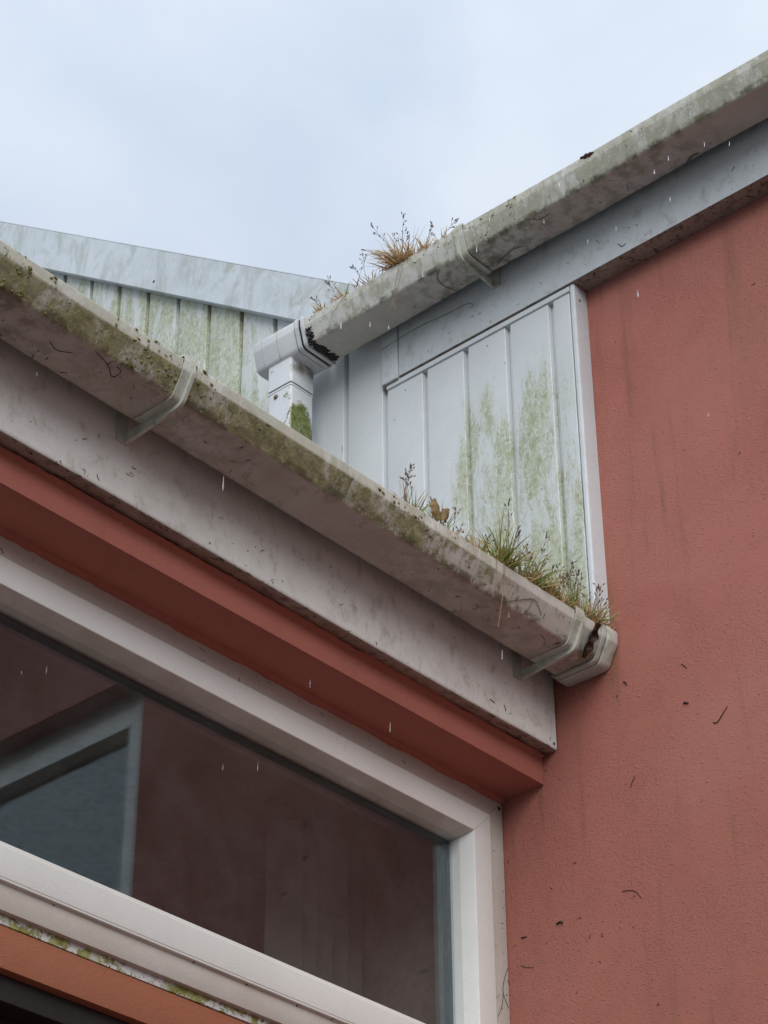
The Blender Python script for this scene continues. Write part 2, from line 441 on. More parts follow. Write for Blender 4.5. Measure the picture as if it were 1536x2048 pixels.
def sweep(bm, prof, s_list, place, caps=True, warp=None):
    """extrude a closed 2-D profile along s; place(s, o, z) -> xyz"""
    rings = []
    for s in s_list:
        dz, do = warp(s) if warp else (0, 0)
        rings.append([bm.verts.new(place(s, o + do, z + dz)) for o, z in prof])
    n = len(prof)
    for a, b in zip(rings, rings[1:]):
        for i in range(n):
            bm.faces.new((a[i], a[(i + 1) % n], b[(i + 1) % n], b[i]))
    if caps:
        bm.faces.new(rings[0][::-1]); bm.faces.new(rings[-1])
    return rings

def frange(a, b, step):
    n = max(1, int(round(abs(b - a) / step)))
    return [a + (b - a) * i / n for i in range(n + 1)]

# gutter frames: local o = distance out from the fascia face
GL_Y, GR_X = -.032, -.042
placeL = lambda s, o, z: (s, GL_Y - o, z)
placeR = lambda s, o, z: (GR_X - o, s, z)

# ------------------------------------------------------------------ ground
bm = bmesh.new()
v = [bm.verts.new(p) for p in ((-400, -400, 0), (400, -400, 0), (400, 400, 0), (-400, 400, 0))]; bm.faces.new(v)
g = link('ground', done(bm), 'ground'); g['kind'] = 'structure'; g['label'] = 'grey paving around the building'

# ------------------------------------------------------------------ window builder
def build_window(parent, place, s0, s1, z0, z1, d0, pane=.034, glass='glass', name='window'):
    """place(s, d, z); s0 < s1; frame set back d0 behind the wall face; mitred four-sided members"""
    w = bpy.data.objects.new(name, None); w.empty_display_size = .05; col.objects.link(w); w.parent = parent
    def member_ring(nm, m, prof, inset0):
        # prof: closed list of (inset from outer edge, d); one mesh per side, mitred
        for side in range(4):
            bm = bmesh.new(); ra, rb = [], []
            for ins, d in prof:
                L0, L1, B0, B1 = s0 + ins, s1 - ins, z0 + ins, z1 - ins
                c4 = [(L0, B1), (L1, B1), (L1, B0), (L0, B0)]
                a = Vector(c4[side]); b = Vector(c4[(side + 1) % 4]); g_ = (b - a).normalized() * .0004; a = a + g_; b = b - g_
                ra.append(bm.verts.new(place(a[0], d, a[1]))); rb.append(bm.verts.new(place(b[0], d, b[1])))
            k = len(prof)
            for i in range(k):
                bm.faces.new((ra[i], ra[(i + 1) % k], rb[(i + 1) % k], rb[i]))
            bm.faces.new(ra); bm.faces.new(rb)
            # hair gap at the mitre
            link(nm, done(bm, 35), m, w)
    fo = round_path([(0, d0 + .060), (0, d0), (.0355, d0), (.0355, d0 + .060)], .0015, 2, True)
    member_ring('frame', 'frame_out', fo, 0)
    fs = round_path([(.0385, d0 + .050), (.0385, d0 - .006), (.0815, d0 - .006), (.0905, d0 + .018), (.0905, d0 + .050)], .0022, 3, True)
    member_ring('sash', 'frame', fs, 0)
    i = .086
    def slab(nm, m, ins, da, db):
        bm = bmesh.new(); vs_ = []
        for d in (da, db):
            vs_.append([bm.verts.new(place(s, d, z)) for s, z in ((s0 + ins, z0 + ins), (s1 - ins, z0 + ins), (s1 - ins, z1 - ins), (s0 + ins, z1 - ins))])
        a, b = vs_
        bm.faces.new(a); bm.faces.new(b[::-1])
        for k in range(4): bm.faces.new((a[k], b[k], b[(k + 1) % 4], a[(k + 1) % 4]))
        return link(nm, done(bm), m, w)
    slab('pane', glass, i, d0 + pane, d0 + pane + .004)
    if pane > .03: member_ring('spacer', 'spacer', [(.088, d0 + .039), (.098, d0 + .039), (.098, d0 + .050), (.088, d0 + .050)], 0)
    return w

# ------------------------------------------------------------------ right-hand wing
rb = thing('rendered_house', 'terracotta rendered wing on the right with white cladding and high white gutter', 'building')
# wall with a window opening out of view, seen mirrored in the other window
WY0, WY1, WZ0, WZ1 = -2.30, -.735, 2.85, 3.925
def wall_with_hole(name, parent, m, place, s0, s1, z0, z1, h0, h1, hz0, hz1, depth):
    bm = bmesh.new()
    S = sorted([s0, h0, h1, s1]); Z = sorted([z0, hz0, hz1, z1])
    for i in range(3):
        for j in range(3):
            if i == 1 and j == 1: continue
            bm.faces.new([bm.verts.new(place(s, 0, z)) for s, z in ((S[i], Z[j]), (S[i + 1], Z[j]), (S[i + 1], Z[j + 1]), (S[i], Z[j + 1]))])
            bm.faces.new([bm.verts.new(place(s, depth, z)) for s, z in ((S[i], Z[j]), (S[i], Z[j + 1]), (S[i + 1], Z[j + 1]), (S[i + 1], Z[j]))])
    c = ((h0, hz0), (h1, hz0), (h1, hz1), (h0, hz1))
    e = ((s0, z0), (s1, z0), (s1, z1), (s0, z1))
    for q in (c, e):
        for k in range(4):
            (a, b), (c2, d2) = q[k], q[(k + 1) % 4]
            bm.faces.new([bm.verts.new(place(a, 0, b)), bm.verts.new(place(c2, 0, d2)), bm.verts.new(place(c2, depth, d2)), bm.verts.new(place(a, depth, b))])
    bmesh.ops.remove_doubles(bm, verts=bm.verts, dist=1e-5)
    return link(name, done(bm), m, parent)
pR = lambda s, d, z: (d, s, z)          # along y, depth +x
pL = lambda s, d, z: (s, d, z)          # along x, depth +y
wall_with_hole('wall', rb, 'red', pR, -7.0, 3.2, -.1, 4.42, WY0, WY1, WZ0, WZ1, .30)
build_window(rb, pR, WY0, WY1, WZ0, WZ1, .048, .020, 'glass_plain')
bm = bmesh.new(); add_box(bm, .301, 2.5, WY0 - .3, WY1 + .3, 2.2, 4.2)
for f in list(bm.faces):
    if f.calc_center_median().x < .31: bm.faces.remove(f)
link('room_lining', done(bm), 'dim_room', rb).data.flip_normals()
# gable above the eaves line further back
def barge_z(y): return 4.5575 + (y - .539) * .7345      # lower edge of the barge board
bm = bmesh.new()
pts = [(.32, 4.44), (3.2, 4.44), (3.2, barge_z(3.2) + .06), (.32, barge_z(.32) + .06)]
a = [bm.verts.new((.0, y, z)) for y, z in pts]; b = [bm.verts.new((.30, y, z)) for y, z in pts]
bm.faces.new(a); bm.faces.new(b[::-1])
for k in range(4): bm.faces.new((a[k], b[k], b[(k + 1) % 4], a[(k + 1) % 4]))
link('gable_wall', done(bm), 'trim', rb)

# cladding planks: 100 mm cover, V groove at each joint
X_F, X_G = -.035, -.0250
def plank(y0, y1, zb, zt0, zt1, first=False):
    """profile in (y, x): flat face, square shoulder on one side, bevel on the other"""
    pr = [(y0 + .0065, X_G + .0002), (y0 + .0080, X_F + .0008), (y0 + .0095, X_F), (y1 - .0065, X_F), (y1 - .0045, X_F + .0006), (y1 - .0015, X_G - .0006),
          (y1 + .0060, X_G), (y1 + .0060, -.002), (y0 + .0065, -.002)]
    bm = bmesh.new(); r0 = []; r1 = []
    for y, x in pr:
        r0.append(bm.verts.new((x, y, zb))); t = (y - y0) / (y1 - y0); r1.append(bm.verts.new((x, y, zt0 + (zt1 - zt0) * t)))
    k = len(pr)
    for i in range(k): bm.faces.new((r0[i], r0[(i + 1) % k], r1[(i + 1) % k], r1[i]))
    bm.faces.new(r0[::-1]); bm.faces.new(r1)
    o = link('plank', done(bm, 25), 'clad', rb)
    return o
for k in range(-2, 29):
    y0 = .003 + .1 * k; y1 = y0 + .1
    if k == -2: y0 = -.1455
    low = 3.535 + max(0, y0) * .28
    if y1 <= .31:
        plank(y0, y1, low, 4.2575, 4.2575)
    else:
        plank(y0, y1, low, barge_z(y0) + .03, barge_z(y1) + .03)
for k in (0, 2, 7, 9):
    yk = .003 + .1 * k + .05
    for zk in ((4.235,) if k < 3 else (barge_z(yk) - .03,)):
        bm = bmesh.new(); bmesh.ops.create_circle(bm, cap_ends=True, segments=8, radius=.0016, matrix=Matrix.Translation((X_F - .0004, yk, zk)) @ Matrix.Rotation(math.radians(90), 4, 'Y'))
        link('nail_head', done(bm), 'screw', rb)
# corner trim and head trim
bm = bmesh.new()
pr = round_path([(-.1420, X_F - .0022), (-.1510, X_F - .0022), (-.1510, .0), (-.1480, .0), (-.1480, X_F + .003), (-.1420, X_F + .003)], [0.0005, .0055, 0, 0, .002, 0], 4, True)
r0 = [bm.verts.new((x, y, 3.538)) for y, x in pr]; r1 = [bm.verts.new((x, y, 4.2685)) for y, x in pr]; k = len(pr)
for i in range(k): bm.faces.new((r0[i], r0[(i + 1) % k], r1[(i + 1) % k], r1[i]))
bm.faces.new(r0[::-1]); bm.faces.new(r1)
link('corner_trim', done(bm, 40), 'trim', rb)
box('head_trim', (X_F - .0035, -.003, -.1405, .2985, 4.2560, 4.2675), 'trim', rb, .0008, 1)
# fascia board along the eaves, boxed end
box('fascia_board', (-.042, .0, -7.0, .2635, 4.2700, 4.435), 'fascia_high', rb, .0016, 2)
box('fascia_end', (-.0445, .0, .2655, .3075, 4.2655, 4.435), 'fascia_high', rb, .004, 3)
# barge board and its cap
def slope_board(name, m, x0, x1, ya, yb, off0, off1, bev=.0015):
    bm = bmesh.new(); vs_ = []
    for x in (x0, x1):
        for y, off in ((ya, off0), (yb, off0), (yb, off1), (ya, off1)):
            vs_.append(bm.verts.new((x, y, barge_z(y) + off)))
    bm.faces.new(vs_[:4]); bm.faces.new(vs_[4:][::-1])
    for i in range(4): bm.faces.new((vs_[i], vs_[4 + i], vs_[4 + (i + 1) % 4], vs_[(i + 1) % 4]))
    if bev: bmesh.ops.bevel(bm, geom=list(bm.edges), offset=bev, segments=2, affect='EDGES')
    return link(name, done(bm, 40), m, rb)
slope_board('barge_board', 'barge', -.055, -.036, .335, 3.2, -.007, .112)
slope_board('verge_cap', 'trim', -.0535, .30, .335, 3.2, .1125, .1165, .001)
# dark strip behind the barge, its colour standing in for the shadow gap
slope_board('barge_shadow_strip', 'dark', -.0365, -.0005, .335, 3.2, .02, .10, 0)
# screw in the barge board
def screw(name, loc, nrm, r=.0035, m='screw', parent=None):
    bm = bmesh.new()
    bmesh.ops.create_uvsphere(bm, u_segments=10, v_segments=6, radius=r)
    for vv in bm.verts: vv.co.z *= .45
    q = Vector(nrm).to_track_quat('Z', 'Y').to_matrix().to_4x4(); q.translation = loc
    bmesh.ops.transform(bm, matrix=q, verts=bm.verts)
    return link(name, done(bm, 60), m, parent)
screw('screw', (-.0553, .967, barge_z(.967) + .02), (-1, 0, 0), .0032, 'dark', rb)
screw('screw', (-.022, -.1512, 4.238), (0, -1, 0), .0028, 'screw', rb)
# roofs (only their undersides' place matters from below)
def slab4(name, pts, th, m, parent):
    bm = bmesh.new(); a = [bm.verts.new(p) for p in pts]; b = [bm.verts.new((p[0], p[1], p[2] - th)) for p in pts]
    bm.faces.new(a); bm.faces.new(b[::-1])
    for k in range(4): bm.faces.new((a[k], b[k], b[(k + 1) % 4], a[(k + 1) % 4]))
    return link(name, done(bm), m, parent)
slab4('roof', [(-.088, -7.0, 4.443), (-.088, .415, 4.443), (5.0, .415, 5.95), (5.0, -7.0, 5.95)], .010, 'roof', rb)
slab4('roof', [(.0, .34, barge_z(.34) + .111), (.0, 3.2, barge_z(3.2) + .111), (5.0, 3.2, barge_z(3.2) + .111), (5.0, .34, barge_z(.34) + .111)], .02, 'roof', rb)

# ------------------------------------------------------------------ left-hand wing with the window
lb = thing('window_house', 'low left wing with white fascia, red lintel and a wide white framed window', 'building')
XL = -5.0
# wall around the window opening: lintel, pier to the left, spandrel
WX0, WX1 = -2.6, -.0015
box('lintel_wall', (XL, -.0005, .0, .28, 3.3235, 3.53), 'red_lintel', lb, .0012, 2)
box('pier_wall', (XL, WX0, .0, .28, -.1, 3.3235), 'red', lb)
build_window(lb, pL, WX0 + .002, WX1, 2.7925, 3.3215, .087)
# bottom rail of the frame: bevelled drip, sill, painted timber transom, glazed recess below coloured near-black as deep shade
bm = bmesh.new()
prf = round_path([(.0830, 2.8800), (.0815, 2.8285), (.1110, 2.8165), (.1400, 2.8165), (.1400, 2.8800)], [.0015, .0025, .001, 0, 0], 3, True)
sweep(bm, prf, [WX0 + .037, WX1 - .0385], lambda s, o, z: (s, o, z))
link('bottom_rail', done(bm, 35), 'frame', lb)
bm = bmesh.new()
prf = round_path([(.0960, 2.8080), (.0955, 2.7795), (.16, 2.7795), (.16, 2.8080)], [.002, .001, 0, 0], 3, True)
sweep(bm, prf, frange(WX0, WX1 - .001, .05), lambda s, o, z: (s, o, z), warp=lambda s: (.0006 * math.sin(s * 9), 0))
link('window_sill', done(bm, 35), 'sill', lb)
box('transom', (WX0, WX1 - .001, .0965, .17, 2.7240, 2.7785), 'orange', lb, .002, 2)
box('transom_soffit_shade', (WX0, WX1 - .001, .110, .20, 2.690, 2.7235), 'dark', lb, .002, 2)  # near-black soffit piece; the shade under the transom is in its colour
box('door_leaf', (WX0, WX1 - .001, .150, .19, -.05, 2.690), 'dark', lb, .002, 2)
# fascia
bm = bmesh.new()
prf = round_path([(.0, 3.53), (-.032, 3.53), (-.032, 3.372), (.0, 3.3775)], [0, .001, .006, 0], 4, True)
ss = frange(XL, -.0035, .04)
sweep(bm, prf, ss, lambda s, o, z: (s, o, z), warp=lambda s: (.0016 * math.sin(s * 5.2 + .4) if s < -.1 else .0008, 0))
link('fascia_board', done(bm, 35), 'fascia', lb)
screw('screw', (-.011, -.0325, 3.383), (0, -1, -.3), .0028, 'screw', lb)
screw('screw', (-.010, .0862, 3.307), (0, -1, 0), .0034, 'dark', lb)
# painted sealant beads, ragged where the brush overran
def bead(name, prof, m, a, b, amp, seed):
    bm = bmesh.new(); rings = []
    for s_ in frange(a, b, .006):
        k = amp * (mnoise.noise((s_ * 16, seed, 0)) + .6 * mnoise.noise((s_ * 60, seed, 2.0)))
        rings.append([bm.verts.new((s_, y, z + (k if i in (1, 2) else 0))) for i, (y, z) in enumerate(prof)])
    for r0, r1 in zip(rings, rings[1:]):
        for i in range(len(prof)): bm.faces.new((r0[i], r0[(i + 1) % len(prof)], r1[(i + 1) % len(prof)], r1[i]))
    bm.faces.new(rings[0][::-1]); bm.faces.new(rings[-1])
    return link(name, done(bm, 60), m, lb)
bead('sealant', [(.078, 3.3238), (.0795, 3.3190), (.0872, 3.3165), (.0872, 3.3238)], 'red_lintel', WX0, -.002, .0035, 3.0)
bead('sealant', [(.0008, 3.3770), (-.0035, 3.3760), (-.0065, 3.3738), (.0008, 3.3660)], 'red_lintel', XL, -.004, .0030, 8.0)
# roof and room
slab4('roof', [(XL, -.090, 3.551), (-.0375, -.090, 3.551), (-.0375, 3.2, 4.50), (XL, 3.2, 4.50)], .012, 'roof', lb)
bm = bmesh.new(); add_box(bm, WX0 - .05, -.0015, .149, 3.0, 2.2, 3.46)
room = link('room_lining', done(bm), 'inside', lb)
room.data.flip_normals()
bm = bmesh.new(); bm.from_mesh(room.data)
for f in list(bm.faces):
    if f.calc_center_median().y < .2: bm.faces.remove(f)
bm.to_mesh(room.data); bm.free()
box('head_lining', (WX0, -.002, .149, .285, 3.3200, 3.3230), 'inside', lb)
# vertical blind slats gathered at the window's right end
for i, x in enumerate((-.185, -.150, -.113, -.075, -.040)):
    bm = bmesh.new()
    a0 = math.radians(-40); wd = .030
    dx, dy = math.cos(a0) * wd, math.sin(a0) * wd
    n = 6; fr_, bk = [], []
    for j in range(n + 1):
        t = j / n - .5; bow = .006 * (1 - 4 * t * t)
        px, py = x + dx * t * 2 - bow * dy / wd, .40 + dy * t * 2 + bow * dx / wd
        fr_.append([bm.verts.new((px, py, z)) for z in (2.4, 3.33)]); bk.append([bm.verts.new((px + .001, py + .0012, z)) for z in (2.4, 3.33)])
    for j in range(n):
        bm.faces.new((fr_[j][0], fr_[j + 1][0], fr_[j + 1][1], fr_[j][1])); bm.faces.new((bk[j][0], bk[j][1], bk[j + 1][1], bk[j + 1][0]))
    link('blind_slat', done(bm, 60), 'blind', lb)

# ------------------------------------------------------------------ gutters
def gutter_outer(zb, ob, w, lip_o, lip_lo, lip_hi, rad=.007):
    """outer path from back top, round the bottom, to the lip; (o, z)"""
    return round_path([(ob + .001, zb + .058), (ob, zb), (ob + w, zb), (lip_o, lip_lo), (lip_o + .001, lip_hi), (lip_o - .007, lip_hi + .001)],
                      [0, .008, .009, .007, .003, 0], 4)
def shell(path, th):
    inner = offset_path(path, th)
    return path + inner[::-1]

# lower gutter, faces -y
ZL = 3.485
pathL = gutter_outer(ZL, .028, .0805, .128, 3.5215, 3.5405)
lg = thing('roof_gutter', 'lower white gutter thick with algae running above the window wall', 'gutter')
bm = bmesh.new()
def warpL(s): return (.0011 * math.sin(s * 4.1 + 1.0) + .0006 * math.sin(s * 13 + .3), .0008 * math.sin(s * 7.3))
sweep(bm, shell(pathL, .0024), frange(XL, -.030, .025), placeL, warp=warpL)
link('trough', done(bm, 32), 'gut_low', lg)
# upper gutter, faces -x
ZR = 4.370
pathR = gutter_outer(ZR, .018, .0755, .105, 4.4105, 4.4285)
rg = thing('roof_gutter', 'upper white gutter against the sky along the red wing ending at a downpipe', 'gutter')
bm = bmesh.new()
def warpR(s): return (.0016 * math.sin(s * 5.0 + 2.0) + .0008 * math.sin(s * 14 + 1.3), .001 * math.sin(s * 8.3))
sweep(bm, shell(pathR, .0024), frange(-7.0, .425, .03), placeR, warp=warpR)
link('trough', done(bm, 32), 'gut_high', rg)

def strap_profile(path, d0, d1):
    return offset_path(path, -d0) + offset_path(path, -d1)[::-1]
def bracket(parent, path, s, place, wd, zb, drop_back, drop_front, ob, w):
    """flat strap round the outside of the trough with a deepening rib beneath"""
    p = path[5:]                        # leave the hidden back edge
    root = bpy.data.objects.new('bracket', None); root.empty_display_size = .02; col.objects.link(root); root.parent = parent
    bm = bmesh.new(); sweep(bm, strap_profile(p, .0006, .0030), [s - wd / 2, s + wd / 2], place)
    link('strap', done(bm, 35), 'clip', root)
    # clip hook over the lip
    lo, lz = path[-2]
    bm = bmesh.new()
    sweep(bm, round_path([(lo + .005, lz - .010), (lo + .005, lz + .006), (lo - .014, lz + .006), (lo - .014, lz + .0015), (lo + .001, lz + .0015), (lo + .001, lz - .010)], .0015, 2, True), [s - wd / 2, s + wd / 2], place)
    link('hook', done(bm, 35), 'clip', root)
    # rib
    outer = offset_path(p, -.0031); rib = []
    n = len(outer)
    L = [0]
    for a, b in zip(outer, outer[1:]): L.append(L[-1] + (Vector(b) - Vector(a)).length)
    for (o, z), l in zip(outer, L):
        u = l / L[-1]; rib.append(drop_back + (drop_front - drop_back) * min(1, u / .55) if u < .55 else drop_front * (1 - (u - .55) / .45 * .75))
    far = [(a[0], a[1]) for a in outer]
    ext = []
    for i, (o, z) in enumerate(outer):
        t = (Vector(outer[min(i + 1, n - 1)]) - Vector(outer[max(i - 1, 0)])).normalized()
        ext.append((o + t.y * rib[i], z - t.x * rib[i]))
    # tail that runs back to the fascia
    tail_top = (.0008, zb - .002); tail_bot = (.0008, zb - drop_back - .006)
    for nm, off in (('rib', wd / 2 - .0055),):
        bm = bmesh.new(); sweep(bm, [tail_bot] + ext + outer[::-1] + [tail_top], [s + off, s + off + .0055], place)
        link(nm, done(bm, 35), 'clip', root)
    bm = bmesh.new(); sweep(bm, [(.0006, zb - drop_back - .006), (.0035, zb - drop_back - .006), (.0035, zb + .05), (.0006, zb + .05)], [s - wd / 2, s + wd / 2], place)
    link('back_plate', done(bm), 'clip', root)
    return root
for s in (-.972, -.101, -1.86, -2.75): bracket(lg, pathL, s, placeL, .019, ZL, .014, .007, .028, .0805)
for s in (.020, -.92, -1.85): bracket(rg, pathR, s, placeR, .018, ZR, .013, .005, .018, .0755)

def cap_solid(name, path, s0, s1, d, m, parent, place, thick_end=None, bev=.0018):
    """closed fitting over the trough end"""
    rings = []
    bm = bmesh.new()
    for s, dd in ((s0, d - bev), (s0 + bev * .4, d - bev * .3), (s0 + bev, d), (s1 - bev, d), (s1 - bev * .4, d - bev * .3), (s1, d - bev)):
        rings.append([bm.verts.new(place(s, o, z)) for o, z in offset_path(path, -dd)])
    n = len(path)
    for a, b in zip(rings, rings[1:]):
        for i in range(n): bm.faces.new((a[i], a[(i + 1) % n], b[(i + 1) % n], b[i]))
    bm.faces.new(rings[0][::-1]); bm.faces.new(rings[-1])
    return link(name, done(bm, 40), m, parent)
# stop end of the lower gutter, hard against the red wall
cap_solid('stop_end', pathL, -.0290, -.0016, .0058, 'clip', lg, placeL)
bm = bmesh.new(); sweep(bm, strap_profile(pathL[2:], .0008, .0052), [-.0405, -.0335], placeL); link('stop_end_rib', done(bm, 35), 'clip', lg)
bm = bmesh.new(); sweep(bm, strap_profile(pathL[2:], .0006, .0020), [-.0336, -.0286], placeL); link('seal', done(bm, 35), 'rubber', lg)
# union strap, squeezed seal, outlet and stop end of the upper gutter
cap_solid('outlet_body', pathR, .4370, .5480, .0045, 'outlet', rg, placeR)
for s0, s1, d in ((.4258, .4345, .0062), (.4125, .4195, .0056)):
    bm = bmesh.new(); sweep(bm, strap_profile(pathR[2:], .0008, d), [s0, s1], placeR); link('union_strap', done(bm, 35), 'outlet', rg)
bm = bmesh.new(); sweep(bm, strap_profile(pathR[2:], .0005, .0030), [.4195, .4258], placeR); link('seal', done(bm, 35), 'rubber', rg)
bm = bmesh.new(); sweep(bm, strap_profile(pathR[2:], .0005, .0042), [.4345, .4371], placeR); link('seal', done(bm, 35), 'rubber', rg)
# perished seal squeezed out along the underside
rnd = random.Random(11)
bm = bmesh.new()
under = [p for p in offset_path(pathR, -.002) if p[1] < ZR + .026]
for i in range(150):
    o, z = under[0] if False else (rnd.uniform(.024, .105), ZR - .0015)
    if o > .093: z = ZR + (o - .0935) / .0115 * .030 - .002
    mt = Matrix.Translation(placeR(.4085 - abs(rnd.gauss(0, .006)), o, z)) @ Matrix.Rotation(rnd.uniform(0, 6), 4, 'Z') @ Matrix.Diagonal((rnd.uniform(.003, .007), rnd.uniform(.0015, .003), rnd.uniform(.0012, .003), 1))
    bmesh.ops.create_icosphere(bm, subdivisions=1, radius=1, matrix=mt)
link('seal_ooze', done(bm, 60), 'rubber', rg)['kind'] = 'stuff'
# moulded seam lines on the outlet
for s in (.4825, .523):
    bm = bmesh.new(); sweep(bm, strap_profile(pathR[8:], .0044, .0051), [s, s + .0022], placeR); link('seam', done(bm, 35), 'clip', rg)
# soil lying in both troughs
def silt(name, place, a, b, o0, o1, z, label, seed):
    rnd = random.Random(seed); bm = bmesh.new(); rows = []
    for s in frange(a, b, .012):
        rows.append([bm.verts.new(place(s, o0 + (o1 - o0) * j / 7, z + .010 * mnoise.noise((s * 14, j * .8, seed)) - .003 * abs(j - 3.5))) for j in range(8)])
    for r0, r1 in zip(rows, rows[1:]):
        for j in range(7): bm.faces.new((r0[j], r0[j + 1], r1[j + 1], r1[j]))
    return tag(link(name, done(bm, 80), 'soil'), label, None, None, 'stuff')
silt('silt', placeL, -2.4, -.032, .033, .120, 3.524, 'dark wet silt lying in the lower gutter', 3)
silt('silt', placeR, -2.0, .42, .023, .098, 4.412, 'dark silt lying in the upper gutter', 5)

# ------------------------------------------------------------------ downpipe
dp = thing('downpipe', 'square white downpipe with green algae below the upper gutter outlet', 'downpipe')
def tube_sq(name, x0, x1, y0, y1, z0, z1, r, m, parent, bev=.0):
    bm = bmesh.new(); pr = round_path([(x0, y0), (x1, y0), (x1, y1), (x0, y1)], r, 5, True)
    r0 = [bm.verts.new((x, y, z0)) for x, y in pr]; r1 = [bm.verts.new((x, y, z1)) for x, y in pr]; k = len(pr)
    for i in range(k): bm.faces.new((r0[i], r0[(i + 1) % k], r1[(i + 1) % k], r1[i]))
    bm.faces.new(r0[::-1]); bm.faces.new(r1)
    return link(name, done(bm, 40), m, parent)
PX0, PX1, PY0, PY1 = -.1345, -.0705, .4585, .5215
tube_sq('socket', PX0 - .0008, PX1 + .0008, PY0 - .0008, PY1 + .0008, 4.3075, 4.3675, .006, 'pipe', dp)
tube_sq('gap', PX0 + .003, PX1 - .003, PY0 + .003, PY1 - .003, 4.300, 4.3078, .005, 'dark', dp)
tube_sq('collar_rim', PX0 - .0008, PX1 + .0008, PY0 - .0008, PY1 + .0008, 4.2990, 4.3030, .006, 'outlet', dp)
tube_sq('pipe', PX0, PX1, PY0, PY1, 3.60, 4.2988, .007, 'pipe', dp)
screw('screw', (PX0 - .0008, .4985, 4.2870), (-1, 0, 0), .0055, 'screw', dp)

# ------------------------------------------------------------------ grass
def blade_mesh(items):
    """items: list of (base, dir, length, width, droop, tint); thin folded tapering blades"""
    vs_, fs, al, ti = [], [], [], []
    for base, d, ln, wd, droop, tint, twist in items:
        d = Vector(d).normalized(); p = Vector(base); n = 7
        side = d.cross(Vector((math.cos(twist), math.sin(twist), .2)))
        if side.length < 1e-3: side = Vector((1, 0, 0))
        side.normalize(); st = ln / n; i0 = len(vs_)
        for j in range(n + 1):
            t = j / n; w = wd * (1 - t) ** .6 * .5 * (0.7 + .6 * min(1, t * 4)) + .00012
            nn = side.cross(d).normalized()
            vs_ += [p - side * w, p + nn * w * .5, p + side * w]; al += [t] * 3; ti += [tint] * 3
            p = p + d * st
            d = (d + Vector((0, 0, -1)) * droop * st * 22 * (t + .25)).normalized()
            side = (side - d * side.dot(d)).normalized()
        for j in range(n):
            a = i0 + j * 3; fs += [(a, a + 1, a + 4, a + 3), (a + 1, a + 2, a + 5, a + 4)]
    me = bpy.data.meshes.new('blades'); me.from_pydata([tuple(v) for v in vs_], [], fs)
    for nm, dat in (('along', al), ('tint', ti)):
        at = me.attributes.new(nm, 'FLOAT', 'POINT'); at.data.foreach_set('value', dat)
    for p in me.polygons: p.use_smooth = True
    return me

def seed_stem_mesh(items, rnd):
    """items: (base, dir, length); thin stalk with branchlets carrying spikelets"""
    vs_, fs, al, ti = [], [], [], []
    def tube(pts, rads, tint, k=4):
        i0 = len(vs_)
        for q, (p, r) in enumerate(zip(pts, rads)):
            t = (pts[min(q + 1, len(pts) - 1)] - pts[max(q - 1, 0)]).normalized()
            a = t.cross(Vector((.3, .5, .8))).normalized(); b = t.cross(a)
            for j in range(k):
                an = j / k * 2 * math.pi; vs_.append(p + (a * math.cos(an) + b * math.sin(an)) * r); al.append(q / len(pts)); ti.append(tint)
        for q in range(len(pts) - 1):
            for j in range(k):
                fs.append((i0 + q * k + j, i0 + q * k + (j + 1) % k, i0 + (q + 1) * k + (j + 1) % k, i0 + (q + 1) * k + j))
    def spike(p, d, ln, r, tint):
        tube([p, p + d * ln * .3, p + d * ln * .65, p + d * ln], [r * .3, r, r * .8, r * .1], tint, 5)
    for base, d, ln in items:
        d = Vector(d).normalized(); p = Vector(base); pts = [p.copy()]; n = 9
        for j in range(n):
            d = (d + Vector((rnd.uniform(-.06, .06), rnd.uniform(-.06, .06), -.03))).normalized(); p = p + d * ln / n; pts.append(p.copy())
        tube(pts, [.00055 - .00004 * j for j in range(n + 1)], rnd.random())
        spike(pts[-1], d, rnd.uniform(.007, .011), .0013, rnd.random())
        for j in range(5, n + 1):
            for _ in range(rnd.choice((1, 2))):
                bd = (d + Vector((rnd.uniform(-1, 1), rnd.uniform(-1, 1), rnd.uniform(-.2, .7))) * .9).normalized()
                bl = rnd.uniform(.006, .016) * (1.3 - j / n * .6)
                e = pts[j] + bd * bl
                tube([pts[j], pts[j] + bd * bl * .5 + Vector((0, 0, .0006)), e], [.0003] * 3, rnd.random(), 3)
                spike(e, (bd + Vector((0, 0, -.25))).normalized(), rnd.uniform(.004, .008), rnd.uniform(.0008, .0013), rnd.random())
    me = bpy.data.meshes.new('seeds'); me.from_pydata([tuple(v) for v in vs_], [], fs)
    for nm, dat in (('along', al), ('tint', ti)):
        at = me.attributes.new(nm, 'FLOAT', 'POINT'); at.data.foreach_set('value', dat)
    for p in me.polygons: p.use_smooth = True
    return me

